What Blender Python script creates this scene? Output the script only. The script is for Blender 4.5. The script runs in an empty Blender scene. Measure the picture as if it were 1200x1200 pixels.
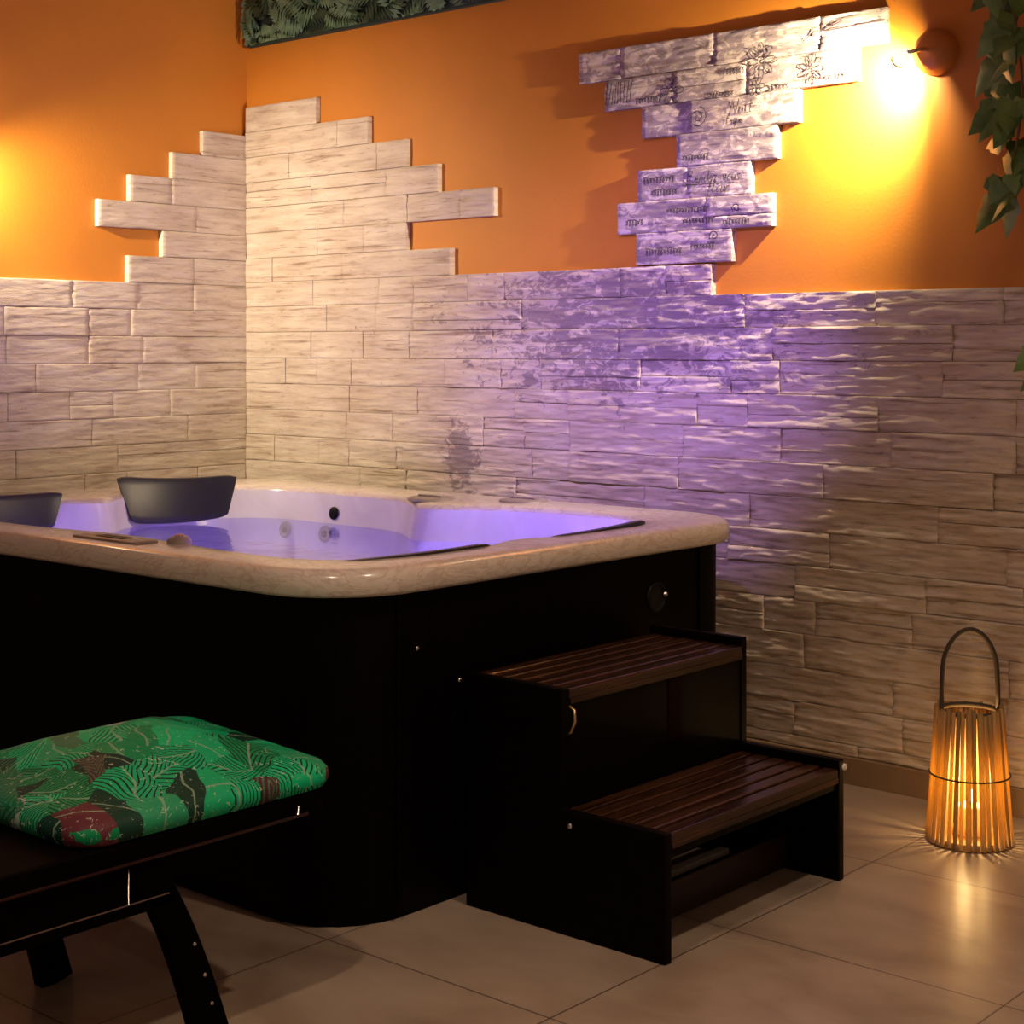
import bpy, bmesh, math, random
from math import sin, cos, pi, radians
from mathutils import Vector, Matrix, noise
random.seed(11)
SC = bpy.context.scene
COL = SC.collection
V = Vector
WLOC = {}          # world location of every object made here

# ------------------------------------------------------------------ helpers
def wl(o):
    return WLOC.get(o.name, V((0, 0, 0)))

def obj(name, bm, mat, parent=None, smooth=False, origin=None):
    """links the bmesh (given in room coordinates) as ONE object"""
    org = wl(parent) if parent else V(origin or (0, 0, 0))
    if smooth == 'auto':
        for f in bm.faces: f.smooth = True
        for e in bm.edges:
            if len(e.link_faces) == 2 and e.calc_face_angle(0) > radians(40): e.smooth = False
    elif smooth:
        for f in bm.faces: f.smooth = True
    for v in bm.verts: v.co -= org
    me = bpy.data.meshes.new(name)
    bm.to_mesh(me); bm.free()
    o = bpy.data.objects.new(name, me); COL.objects.link(o)
    mats = mat if isinstance(mat, (list, tuple)) else [mat]
    for m in mats: me.materials.append(m)
    if parent: o.parent = parent
    else: o.location = org
    WLOC[o.name] = org
    return o

def tag(o, label=None, cat=None, group=None, kind=None):
    if label: o['label'] = label
    if cat: o['category'] = cat
    if group: o['group'] = group
    if kind: o['kind'] = kind
    return o

def thing(name, loc, label, cat, group=None):
    o = bpy.data.objects.new(name, None); COL.objects.link(o)
    o.location = loc; o.empty_display_size = .1
    WLOC[o.name] = V(loc)
    return tag(o, label, cat, group)

def box(bm, a, b, bev=0.0, seg=2, mat=0):
    a = V(a); b = V(b)
    t = bmesh.new()
    bmesh.ops.create_cube(t, size=1)
    for v in t.verts:
        v.co = V([(a[i] + b[i]) / 2 + v.co[i] * abs(b[i] - a[i]) for i in range(3)])
    if bev > 0:
        bmesh.ops.bevel(t, geom=t.edges[:], offset=bev, segments=seg, profile=.5, affect='EDGES')
    merge(bm, t, mat)

def merge(bm, t, mat=0):
    m = {}
    for v in t.verts: m[v] = bm.verts.new(v.co)
    for f in t.faces:
        try:
            nf = bm.faces.new([m[v] for v in f.verts]); nf.material_index = mat; nf.smooth = f.smooth
        except ValueError: pass
    t.free()

def tube(bm, pts, r, n=8, cap=True, mat=0):
    pts = [V(p) for p in pts]
    rs = r if isinstance(r, (list, tuple)) else [r] * len(pts)
    up = V((0, 0, 1)); rings = []
    prev = None
    for i, p in enumerate(pts):
        d = (pts[min(i + 1, len(pts) - 1)] - pts[max(i - 1, 0)]).normalized()
        if prev is None:
            a = d.cross(up if abs(d.z) < .9 else V((1, 0, 0))).normalized()
        else:
            a = (prev - d * prev.dot(d)).normalized()
        prev = a
        b = d.cross(a)
        rings.append([bm.verts.new(p + (a * cos(2 * pi * k / n) + b * sin(2 * pi * k / n)) * rs[i]) for k in range(n)])
    for i in range(len(rings) - 1):
        for k in range(n):
            f = bm.faces.new([rings[i][k], rings[i][(k + 1) % n], rings[i + 1][(k + 1) % n], rings[i + 1][k]])
            f.material_index = mat; f.smooth = True
    if cap:
        for rg in (rings[0], rings[-1]):
            f = bm.faces.new(rg); f.material_index = mat

def lathe(bm, prof, c=(0, 0, 0), axis=(0, 0, 1), n=32, mat=0, caps=True):
    """prof = [(r, h)] along axis from c"""
    ax = V(axis).normalized()
    a = ax.cross(V((0, 0, 1)) if abs(ax.z) < .9 else V((1, 0, 0))).normalized(); b = ax.cross(a)
    c = V(c); rings = []
    for r, h in prof:
        rings.append([bm.verts.new(c + ax * h + (a * cos(2 * pi * k / n) + b * sin(2 * pi * k / n)) * max(r, 1e-4)) for k in range(n)])
    for i in range(len(rings) - 1):
        for k in range(n):
            f = bm.faces.new([rings[i][k], rings[i][(k + 1) % n], rings[i + 1][(k + 1) % n], rings[i + 1][k]])
            f.material_index = mat; f.smooth = True
    if caps:
        for rg in (rings[0], rings[-1]):
            f = bm.faces.new(rg); f.material_index = mat

def loft(bm, loops, close_top=False, close_bot=False, mat=0, smooth=True):
    rings = [[bm.verts.new(p) for p in lp] for lp in loops]
    n = len(rings[0])
    for i in range(len(rings) - 1):
        for k in range(n):
            f = bm.faces.new([rings[i][k], rings[i][(k + 1) % n], rings[i + 1][(k + 1) % n], rings[i + 1][k]])
            f.material_index = mat; f.smooth = smooth
    if close_bot: bm.faces.new(rings[0][::-1])
    if close_top: bm.faces.new(rings[-1])
    return rings

def prism(bm, poly, axis, a, b, bev=0.0, mat=0):
    """poly of 2D points extruded along axis (0/1/2) from a to b"""
    t = bmesh.new()
    def mk(p, h):
        if axis == 0: return (h, p[0], p[1])
        if axis == 1: return (p[0], h, p[1])
        return (p[0], p[1], h)
    A = [t.verts.new(mk(p, a)) for p in poly]; B = [t.verts.new(mk(p, b)) for p in poly]
    n = len(poly)
    t.faces.new(A[::-1]); t.faces.new(B)
    for i in range(n): t.faces.new([A[i], A[(i + 1) % n], B[(i + 1) % n], B[i]])
    bmesh.ops.recalc_face_normals(t, faces=t.faces[:])
    if bev: bmesh.ops.bevel(t, geom=t.edges[:], offset=bev, segments=2, profile=.5, affect='EDGES')
    merge(bm, t, mat)

def rrect(x0, x1, y0, y1, r, n=12, z=0.0):
    """rounded rectangle, same vertex count for equal n; anticlockwise"""
    pts = []
    for cx, cy, a0 in ((x1 - r, y1 - r, 0), (x0 + r, y1 - r, 90), (x0 + r, y0 + r, 180), (x1 - r, y0 + r, 270)):
        for k in range(n + 1):
            a = radians(a0 + 90 * k / n)
            pts.append(V((cx + r * cos(a), cy + r * sin(a), z)))
    return pts

def dense(pts, step=.05):
    out = []
    n = len(pts)
    for i in range(n):
        a, b = pts[i], pts[(i + 1) % n]
        m = max(1, int((b - a).length / step))
        for k in range(m): out.append(a.lerp(b, k / m))
    return out

# ------------------------------------------------------------------ materials
class N:
    def __init__(s, name):
        s.m = bpy.data.materials.new(name); s.m.use_nodes = True
        s.t = s.m.node_tree; s.b = s.t.nodes['Principled BSDF']
    def n(s, typ, **kw):
        d = s.t.nodes.new(typ)
        for k, v in kw.items():
            if k in d.inputs: s.set(d.inputs[k], v)
            else: setattr(d, k, v)
        return d
    def set(s, inp, v):
        if isinstance(v, bpy.types.NodeSocket): s.t.links.new(v, inp)
        else: inp.default_value = v
    def P(s, **kw):
        for k, v in kw.items(): s.set(s.b.inputs[k.replace('_', ' ')], v)
        return s
    def math(s, op, a, b=None, c=None):
        d = s.t.nodes.new('ShaderNodeMath'); d.operation = op
        s.set(d.inputs[0], a)
        if b is not None: s.set(d.inputs[1], b)
        if c is not None: s.set(d.inputs[2], c)
        return d.outputs[0]
    def coord(s, scale=(1, 1, 1), kind='Object'):
        c = s.n('ShaderNodeTexCoord'); mp = s.n('ShaderNodeMapping')
        s.t.links.new(c.outputs[kind], mp.inputs['Vector']); mp.inputs['Scale'].default_value = scale
        return mp.outputs[0]
    def noise(s, vec, scale, detail=4, rough=.55, dist=0):
        d = s.n('ShaderNodeTexNoise'); s.t.links.new(vec, d.inputs['Vector'])
        d.inputs['Scale'].default_value = scale; d.inputs['Detail'].default_value = detail
        d.inputs['Roughness'].default_value = rough; d.inputs['Distortion'].default_value = dist
        return d.outputs['Fac']
    def ramp(s, fac, stops):
        d = s.n('ShaderNodeValToRGB'); s.set(d.inputs[0], fac)
        e = d.color_ramp.elements
        while len(e) > 1: e.remove(e[0])
        e[0].position = stops[0][0]; e[0].color = (*stops[0][1], 1)
        for p, c in stops[1:]:
            q = e.new(p); q.color = (*c, 1)
        return d.outputs[0]
    def mix(s, f, a, b, mode='MIX'):
        d = s.t.nodes.new('ShaderNodeMix'); d.data_type = 'RGBA'; d.blend_type = mode
        s.set(d.inputs[0], f)
        for i, v in ((6, a), (7, b)):
            s.set(d.inputs[i], (*v, 1) if isinstance(v, tuple) and len(v) == 3 else v)
        return d.outputs[2]
    def bump(s, h, st=.3, dist=.01):
        d = s.n('ShaderNodeBump'); s.t.links.new(h, d.inputs['Height'])
        d.inputs['Strength'].default_value = st; d.inputs['Distance'].default_value = dist
        s.t.links.new(d.outputs[0], s.b.inputs['Normal'])
        return s

def plain(name, col, rough=.5, metal=0, spec=.5, var=.06, scale=30):
    m = N(name)
    f = m.noise(m.coord(), scale, 3)
    lo = tuple(max(0, c * (1 - var * 2)) for c in col); hi = tuple(min(1, c * (1 + var * 2)) for c in col)
    m.P(Base_Color=m.ramp(f, [(.3, lo), (.7, hi)]), Roughness=rough, Metallic=metal)
    m.b.inputs['Specular IOR Level'].default_value = spec
    return m.m

def emit(name, col, st):
    m = N(name); m.P(Base_Color=(*col, 1), Emission_Color=(*col, 1), Emission_Strength=st); return m.m

# orange plaster
m = N('orange_plaster'); c = m.coord()
m.P(Base_Color=m.ramp(m.noise(c, 2.2, 5), [(.3, (.50, .172, .010)), (.7, (.57, .20, .013))]), Roughness=.62)
m.bump(m.noise(c, 90, 3), .12, .004); PLASTER = m.m

# split-face ledge stone; prints = list of (x, z, width, height, strength) of worn printed areas
def stone_mat(name, ca, cb, cd, prints=(), full=0.0):
    m = N(name)
    c1 = m.coord((3.2, 3.2, 26)); c2 = m.coord((1, 1, 1)); c3 = m.coord((14, 14, 60))
    base = m.ramp(m.noise(c1, 1.6, 6, .62, .4), [(.28, cd), (.45, ca), (.68, cb)])
    big = m.ramp(m.noise(c2, 3.0, 3), [(.32, (.84, .79, .75)), (.66, (1, 1, 1))])
    col = m.mix(1.0, base, big, 'MULTIPLY')
    specks = m.ramp(m.noise(c3, 1.2, 4, .6), [(.30, (.55, .46, .40)), (.42, (1, 1, 1))])  # random dark brown specks in the stone colour
    col = m.mix(.6, col, specks, 'MULTIPLY')
    fis = m.ramp(m.noise(m.coord((2.2, 2.2, 48)), 1.5, 5, .55, .5), [(.33, (.42, .33, .27)), (.40, (1, 1, 1))])
    col = m.mix(.7, col, fis, 'MULTIPLY')
    if prints or full:
        ink = m.noise(m.coord((1, 1, 1.9)), 15, 7, .72, 1.4)
        ink2 = m.noise(m.coord((1, 1, 4.5)), 3.6, 4, .6)
        f = m.math('ADD', m.math('MULTIPLY', ink, .66), m.math('MULTIPLY', ink2, .34))
        sp = m.n('ShaderNodeSeparateXYZ'); m.t.links.new(c2, sp.inputs[0])
        tot = None
        for x, z, w, h, st in prints:
            a = m.math('POWER', m.math('DIVIDE', m.math('SUBTRACT', sp.outputs[0], x), w), 2.0)
            b = m.math('POWER', m.math('DIVIDE', m.math('SUBTRACT', sp.outputs[2], z), h), 2.0)
            e = m.math('MULTIPLY', m.math('EXPONENT', m.math('MULTIPLY', m.math('ADD', a, b), -1.0)), st)
            tot = e if tot is None else m.math('MAXIMUM', tot, e)
        area = tot if tot is not None else full
        # the worn print thins out away from the centre of each printed area
        f2 = m.math('ADD', f, m.math('MULTIPLY', m.math('SUBTRACT', area, 1.0), .16))
        msk = m.ramp(f2, [(.485, (0, 0, 0)), (.525, (1, 1, 1))])
        col = m.mix(m.math('MULTIPLY', msk, .68), col, (.15, .105, .135))
    m.P(Base_Color=col, Roughness=.78)
    m.b.inputs['Specular IOR Level'].default_value = .3
    m.bump(m.noise(c3, 1.0, 5, .65), .5, .006)
    return m.m
SC_A, SC_B, SC_D = (.56, .475, .40), (.68, .61, .53), (.40, .32, .26)
STONE = stone_mat('ledge_stone', SC_A, SC_B, SC_D)
STONE_WALL = stone_mat('ledge_stone_with_worn_print', SC_A, SC_B, SC_D, ((1.90, 1.32, .85, .30, 1.4), (1.16, .89, .10, .17, 1.55)))
PRINTED = stone_mat('printed_stone', (.60, .52, .44), (.72, .65, .57), (.48, .40, .33), full=1.12)

MORTAR = plain('stone_backing', (.20, .15, .12), .9)
INK = plain('stone_ink', (.06, .04, .05), .8)

# floor tiles: .61 m squares with thin grout
m = N('floor_tile'); c = m.coord()
sx = m.n('ShaderNodeSeparateXYZ'); m.t.links.new(c, sx.inputs[0])
def cell(o, off):
    a = m.math('DIVIDE', m.math('SUBTRACT', o, off), .61)
    fr = m.math('FRACT', a)
    return m.math('MINIMUM', fr, m.math('SUBTRACT', 1.0, fr)), m.math('FLOOR', a)
fx, ix = cell(sx.outputs[0], 3.083); fy, iy = cell(sx.outputs[1], -1.21)
g = m.math('LESS_THAN', m.math('MINIMUM', fx, fy), .0032)
wn = m.n('ShaderNodeTexWhiteNoise', noise_dimensions='2D'); cb = m.n('ShaderNodeCombineXYZ')
m.set(cb.inputs[0], ix); m.set(cb.inputs[1], iy); m.t.links.new(cb.outputs[0], wn.inputs['Vector'])
tv = m.math('ADD', .92, m.math('MULTIPLY', wn.outputs[0], .14))
cl = m.ramp(m.noise(m.coord((1, 1.6, 1)), 3.0, 6, .55, .3), [(.28, (.245, .185, .14)), (.5, (.345, .275, .215)), (.75, (.425, .345, .275))])
hv = m.n('ShaderNodeHueSaturation'); m.set(hv.inputs['Color'], cl); m.set(hv.inputs['Value'], tv)
m.P(Base_Color=m.mix(g, hv.outputs[0], (.10, .07, .055)), Roughness=m.ramp(m.noise(c, 9, 4), [(.2, (.29,) * 3), (.8, (.36,) * 3)]))
m.bump(m.math('SUBTRACT', m.math('MULTIPLY', m.noise(c, 30, 4), .15), g), .35, .002); TILE = m.m
BASE_TILE = plain('baseboard_tile', (.24, .16, .095), .45, scale=9)

# tub acrylic rim: cream marble
m = N('cream_marble_acrylic')
v1 = m.noise(m.coord((1, 1, 3)), 5.5, 8, .62, 2.2)
m.P(Base_Color=m.ramp(v1, [(.25, (.62, .55, .48)), (.46, (.74, .68, .61)), (.52, (.60, .50, .43)), (.58, (.75, .69, .62)), (.8, (.70, .63, .56))]), Roughness=.22, Coat_Weight=.3, Coat_Roughness=.1)
ACRYL = m.m
m = N('white_acrylic_shell')
m.P(Base_Color=m.ramp(m.noise(m.coord(), 5, 6, .6, 1.2), [(.3, (.70, .68, .70)), (.7, (.82, .80, .82))]), Roughness=.25); SHELL = m.m
m = N('tub_water')
out = m.t.nodes['Material Output']
tr = m.n('ShaderNodeBsdfTransparent'); tr.inputs[0].default_value = (.80, .82, 1, 1)
gl = m.n('ShaderNodeBsdfGlossy'); gl.inputs['Roughness'].default_value = .06
fr = m.n('ShaderNodeFresnel'); fr.inputs[0].default_value = 1.33
bp = m.n('ShaderNodeBump'); bp.inputs['Strength'].default_value = .25; bp.inputs['Distance'].default_value = .01
m.t.links.new(m.noise(m.coord(), 9, 2), bp.inputs['Height'])
m.t.links.new(bp.outputs[0], gl.inputs['Normal']); m.t.links.new(bp.outputs[0], fr.inputs['Normal'])
mx = m.n('ShaderNodeMixShader'); m.t.links.new(fr.outputs[0], mx.inputs[0]); m.t.links.new(tr.outputs[0], mx.inputs[1]); m.t.links.new(gl.outputs[0], mx.inputs[2])
m.t.links.new(mx.outputs[0], out.inputs['Surface']); WATER = m.m

def darkwood(name, a, b, rough, spec=.5, axis=(2, 40, 40)):
    m = N(name)
    f = m.noise(m.coord(axis), 1.2, 5, .6, .6)
    m.P(Base_Color=m.ramp(f, [(.3, a), (.7, b)]), Roughness=rough)
    m.b.inputs['Specular IOR Level'].default_value = spec
    m.bump(f, .12, .002)
    return m.m
SKIRT = darkwood('ebony_skirt', (.0012, .0007, .0007), (.0030, .0012, .0012), .5, .05, (30, 30, 1.5))
STEPWOOD = darkwood('ebony_step_panel', (.0012, .0008, .0008), (.0030, .0016, .0016), .5, .05, (30, 2, 30))
TREAD = darkwood('mahogany_tread', (.004, .0013, .001), (.070, .028, .014), .22, .5, (40, 2, 40))
BENCHWOOD = darkwood('black_lacquer_wood', (.0010, .0007, .0007), (.0028, .0013, .0013), .6, .02, (3, 30, 30))
RUBBER = plain('charcoal_pillow_foam', (.018, .019, .024), .38, spec=.5)
BLACK = plain('black_plastic', (.004, .0035, .0035), .5, spec=.2)
STEEL = plain('brushed_steel', (.62, .60, .57), .25, 1)
BRASS = plain('aged_brass', (.45, .31, .14), .3, 1)
GREYCAP = plain('taupe_plastic', (.30, .25, .24), .4)
PALE = plain('lit_floor_tone', (.62, .55, .47), .6)
LAMPBODY = plain('copper_lamp_body', (.46, .16, .025), .45)
CHROME = plain('polished_chrome', (.8, .78, .75), .12, 1)
FROST = emit('glowing_frosted_glass', (1, .88, .72), 1.1)
BULB = emit('lamp_bulb', (1, .80, .52), 12)

# tropical leaf fabric
m = N('tropical_leaf_fabric')
def leaf_layer(scale, off):
    mp = m.n('ShaderNodeMapping'); tc = m.n('ShaderNodeTexCoord'); m.t.links.new(tc.outputs['Object'], mp.inputs['Vector'])
    mp.inputs['Location'].default_value = off
    nz = m.n('ShaderNodeTexNoise'); m.t.links.new(mp.outputs[0], nz.inputs['Vector']); nz.inputs['Scale'].default_value = 5
    va = m.n('ShaderNodeVectorMath', operation='MULTIPLY_ADD'); m.t.links.new(nz.outputs['Color'], va.inputs[0])
    va.inputs[1].default_value = (.13, .13, 0); m.t.links.new(mp.outputs[0], va.inputs[2])
    vo = m.n('ShaderNodeTexVoronoi', voronoi_dimensions='2D'); vo.inputs['Scale'].default_value = scale
    m.t.links.new(va.outputs[0], vo.inputs['Vector'])
    d = m.n('ShaderNodeVectorMath', operation='SUBTRACT'); m.t.links.new(va.outputs[0], d.inputs[0]); m.t.links.new(vo.outputs['Position'], d.inputs[1])
    s = m.n('ShaderNodeSeparateXYZ'); m.t.links.new(d.outputs[0], s.inputs[0])
    cc = m.n('ShaderNodeSeparateColor'); m.t.links.new(vo.outputs['Color'], cc.inputs[0])
    A = m.math('MULTIPLY', cc.outputs[0], 6.283)
    ca, sa = m.math('COSINE', A), m.math('SINE', A)
    u = m.math('ADD', m.math('MULTIPLY', s.outputs[0], ca), m.math('MULTIPLY', s.outputs[1], sa))
    v = m.math('ABSOLUTE', m.math('SUBTRACT', m.math('MULTIPLY', s.outputs[1], ca), m.math('MULTIPLY', s.outputs[0], sa)))
    rib = m.math('SINE', m.math('MULTIPLY', m.math('ADD', u, m.math('MULTIPLY', v, 1.7)), 390.0))
    vein = m.math('LESS_THAN', v, .0022)
    return cc, rib, vein, vo.outputs['Distance'], v
c1, r1, vn1, d1, v1 = leaf_layer(13, (0, 0, 0))
c2, r2, vn2, d2, v2 = leaf_layer(8, (.33, .71, 0))
pal = m.ramp(c1.outputs[1], [(.0, (.0, .24, .09)), (.22, (.004, .40, .17)), (.42, (.02, .30, .14)), (.52, (.003, .04, .025)), (.64, (.0, .46, .20)), (.90, (.11, .025, .035)), (.95, (.34, .40, .38))])
for nd in m.t.nodes:
    if nd.type == 'VALTORGB': nd.color_ramp.interpolation = 'CONSTANT'
pal2 = m.ramp(c2.outputs[1], [(.0, (.0, .22, .09)), (.4, (.005, .03, .02)), (.55, (.02, .30, .14)), (.8, (.07, .02, .03))])
stripe = m.mix(m.math('MULTIPLY', m.math('GREATER_THAN', r1, .55), m.math('GREATER_THAN', c1.outputs[2], .58)), pal, (.004, .02, .013))
stripe = m.mix(m.math('MULTIPLY', vn1, .7), stripe, (.25, .38, .28))
st2 = m.mix(m.math('GREATER_THAN', r2, .5), pal2, (.05, .16, .09))
top = m.math('LESS_THAN', d2, .045)
pick = m.math('MULTIPLY', m.math('LESS_THAN', v2, .022), m.math('GREATER_THAN', c2.outputs[2], .45))
col = m.mix(pick, stripe, st2)
fl = m.noise(m.coord((1, 1, 1)), 70, 2, .5, 2)
col = m.mix(m.math('MULTIPLY', m.math('GREATER_THAN', fl, .665), .6), col, (.55, .60, .52))
m.P(Base_Color=col, Roughness=.55); m.b.inputs['Specular IOR Level'].default_value = .22
m.bump(m.noise(m.coord(), 25, 3), .25, .01); FABRIC = m.m

def leafmat(name, a, b, rough=.45):
    m = N(name)
    m.P(Base_Color=m.ramp(m.noise(m.coord(), 14, 3), [(.3, a), (.7, b)]), Roughness=rough, Subsurface_Weight=0)
    return m.m
IVY = leafmat('ivy_leaf', (.05, .13, .025), (.19, .30, .08))
IVYSTEM = plain('ivy_stem', (.16, .11, .05), .7)
FERN = leafmat('fern_leaf', (.035, .12, .065), (.19, .34, .22))
FERN_DARK = leafmat('fern_leaf_dark', (.010, .035, .018), (.04, .10, .05))
DARKBOARD = plain('dark_green_board', (.012, .03, .024), .8, scale=12)
BAMBOO = N('bamboo_stick')
_oi = BAMBOO.n('ShaderNodeObjectInfo')
_rv = BAMBOO.ramp(_oi.outputs['Random'], [(0, (.42, .42, .42)), (1, (1, 1, 1))])
BAMBOO.P(Base_Color=BAMBOO.mix(1.0, _rv, BAMBOO.ramp(BAMBOO.noise(BAMBOO.coord((30, 30, 5)), 1.5, 4), [(.3, (.42, .23, .07)), (.7, (.66, .42, .16))]), 'MULTIPLY'), Roughness=.5)
_t = BAMBOO.n('ShaderNodeBsdfTranslucent'); BAMBOO.set(_t.inputs[0], BAMBOO.mix(1.0, _rv, (.95, .66, .20), 'MULTIPLY'))
_m = BAMBOO.n('ShaderNodeMixShader'); _m.inputs[0].default_value = .30
BAMBOO.t.links.new(BAMBOO.b.outputs[0], _m.inputs[1]); BAMBOO.t.links.new(_t.outputs[0], _m.inputs[2])
BAMBOO.t.links.new(_m.outputs[0], BAMBOO.t.nodes['Material Output'].inputs['Surface']); BAMBOO = BAMBOO.m
ROPE = plain('dark_jute_handle', (.05, .033, .02), .8)
WAX = plain('candle_wax', (.85, .72, .5), .5)
FLAME = emit('candle_flame', (1, .62, .22), 60)
DIFF = emit('fill_light_lens', (1, .82, .6), 3)
WHITE = plain('white_fitting', (.75, .72, .68), .4)
LED = emit('violet_led', (.35, .2, 1), 6)
POT = plain('terracotta_pot', (.30, .13, .07), .75)

# ------------------------------------------------------------------ room
def struct(name, bm, mat, smooth=False, parent=None):
    o = obj(name, bm, mat, parent, smooth)
    if not parent: o['kind'] = 'structure'
    return o
RX, RY, CEIL = 5.6, -5.2, 2.86
bm = bmesh.new(); box(bm, (-.17, RY, -.12), (RX, .17, 0)); struct('floor', bm, TILE)
bm = bmesh.new(); box(bm, (-.17, RY, CEIL), (RX, .17, CEIL + .1)); struct('ceiling', bm, plain('ceiling_paint', (.55, .40, .24), .9))
bm = bmesh.new(); box(bm, (-.022, .022, 0), (RX, .17, CEIL)); wall_right = struct('wall_right', bm, PLASTER)
bm = bmesh.new(); box(bm, (-.17, RY, 0), (-.022, .17, CEIL)); wall_left = struct('wall_left', bm, PLASTER)
bm = bmesh.new(); box(bm, (.0, -.013, 0), (RX, .0215, .076), .002); struct('baseboard_right', bm, BASE_TILE)
bm = bmesh.new(); box(bm, (-.0215, RY, 0), (.013, -.014, .076), .002); struct('baseboard_left', bm, BASE_TILE)

def fr(x, z, s):
    return noise.fractal(V((x, z, s)), .9, 2.1, 4)

def stone_blocks(bm, rows, wall, rough, rng, printed=False):
    """rows = [(z0, z1, s0, s1)]: stones of a course between s0 and s1 along the wall"""
    for z0, z1, s0, s1 in rows:
        s = s0
        while s < s1 - 1e-4:
            L = rng.choice((.18, .26, .34, .42, .5, .6)) * rng.uniform(.9, 1.1)
            if s1 - (s + L) < .14: L = s1 - s
            # some stones are two thin layers
            sub = [(z0, z1)]
            if rng.random() < .12 + .45 * max(0, rough(s, z0) - .4) and z1 - z0 > .07:
                zz = z0 + (z1 - z0) * rng.uniform(.35, .65); sub = [(z0, zz), (zz, z1)]
            for a, b in sub:
                cs, cz = s + L / 2, (a + b) / 2
                MI[0] = 1 if printed and rng.random() < 1.25 * math.exp(-((cs - 2.0) / .75) ** 2 - ((cz - 1.42) / .32) ** 2) else 0
                stone(bm, s, s + L, a, b, wall, rough(cs, cz), rng)
                MI[0] = 0
            s += L
HCELLS = []
MI = [0]
def stone(bm, s0, s1, z0, z1, wall, R, rng):
    g = .0003 + rng.random() * .0006
    s0 += g; s1 -= g; z0 += g; z1 -= g
    ns = max(3, int((s1 - s0) / .016)); nz = max(4, int((z1 - z0) / .0050))
    base = rng.uniform(-.003, .004) * (.25 + R); tx = rng.uniform(-.006, .006) * R; tz = rng.uniform(-.005, .005) * R
    sd = rng.uniform(0, 50)
    def h(s, z):
        u = (s - s0) / (s1 - s0) - .5; w = (z - z0) / (z1 - z0) - .5
        v = base + tx * u + tz * w
        v += R * (.0070 * fr(s * 4.2 + sd, z * 40, sd) + .0060 * fr(s * 15, z * 120 + sd, 3.1))
        return v
    HCELLS.append((s0, s1, z0, z1, wall, h))
    P = []
    gs = [0] + [(.0014 + (s1 - s0 - .0028) * i / ns) for i in range(ns + 1)] + [s1 - s0]
    gz = [0] + [(.0010 + (z1 - z0 - .0020) * j / nz) for j in range(nz + 1)] + [z1 - z0]
    ns += 2; nz += 2
    for j in range(nz + 1):
        row = []
        for i in range(ns + 1):
            s = s0 + gs[i]; z = z0 + gz[j]
            d = h(s, z)
            if i in (0, ns) or j in (0, nz): d -= .0011
            row.append(bm.verts.new((s, -d, z) if wall == 'R' else (d, -s, z)))
        P.append(row)
    flip = wall != 'R'
    def F(q):
        f = bm.faces.new(q[::-1] if flip else q); f.smooth = True; f.material_index = MI[0]; return f
    for j in range(nz):
        for i in range(ns):
            F([P[j][i], P[j][i + 1], P[j + 1][i + 1], P[j + 1][i]])
    # sides back to the plaster
    ring = [P[0][i] for i in range(ns + 1)] + [P[j][ns] for j in range(1, nz + 1)] + [P[nz][i] for i in range(ns - 1, -1, -1)] + [P[j][0] for j in range(nz - 1, 0, -1)]
    back = []
    for v in ring:
        c = v.co
        back.append(bm.verts.new((c.x, .0225, c.z) if wall == 'R' else (-.0225, c.y, c.z)))
    n = len(ring)
    for i in range(n):
        f = F([ring[(i + 1) % n], ring[i], back[i], back[(i + 1) % n]]); f.smooth = False

def surf(s, z, wall='R'):
    for s0, s1, z0, z1, w, h in HCELLS:
        if w == wall and s0 - .002 <= s <= s1 + .002 and z0 - .002 <= z <= z1 + .002: return h(s, z)
    return .004

# right wall: z course lines 1.41 + .1 k
rows = []
z = 1.41
low = []
while z > .077 + .01:
    low.append((max(.077, z - .1), z, -.005, 4.75)); z -= .1
zc = lambda k: 1.41 + .1 * k
left_stair = [(0, 0, 2.209), (1, 0, 1.112), (2, 0, .8925), (3, 0, 1.316), (4, 0, 1.05), (5, 0, .8925), (6, 0, .694), (7, 0, .41)]
rows += low
for k, a, b in left_stair:
    off = -.010 if k else 0
    z0, z1 = zc(k), zc(k + 1)
    if k == 0: rows.append((z0, z1 - .005, -.005, b))
    else: rows.append((z0 - .005 - (.005 if k > 1 else 0), z1 - .010, -.005, b))
rngR = random.Random(5)
roughR = lambda s, z: .19 + .60 * min(1, max(0, (s - .55) / .8)) + .25 * min(1, max(0, (1.1 - z) / .5)) * min(1, max(0, s / 1.2))
bm = bmesh.new(); stone_blocks(bm, rows, 'R', roughR, rngR)
o = obj('stone_cladding', bm, STONE_WALL, wall_right); o['label'] = 'rough cream ledge stone with stepped top edge'
island = [(1, 1.92, 2.283), (2, 1.845, 2.425), (3, 1.927, 2.35), (4, 2.078, 2.4425), (5, 1.943, 2.515), (6, 1.7925, 2.708), (7, 1.687, 2.7975)]
bm = bmesh.new(); stone_blocks(bm, [(zc(k), zc(k + 1), a, b) for k, a, b in island], 'R', lambda s, z: .42, random.Random(9))
o = obj('decorated_stone_patch', bm, PRINTED, wall_right); o['label'] = 'cream stone patch printed with dark script and flowers'

# left wall: course lines 1.392 + .1 k
zl = lambda k: 1.392 + .1 * k
rows = []
z = 1.492
while z > .087:
    rows.append((max(.077, z - .1), z, .0, 3.4)); z -= .1
for k, b in ((1, .5575), (2, .404), (3, .6875), (4, .55), (5, .357), (6, .212)):
    rows.append((zl(k), zl(k + 1) - (.004 if k == 6 else 0), .0, b))
bm = bmesh.new(); stone_blocks(bm, rows, 'L', lambda s, z: .22, random.Random(21))
o = obj('stone_cladding', bm, STONE, wall_left); o['label'] = 'cream ledge stone with stepped top edge'

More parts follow.
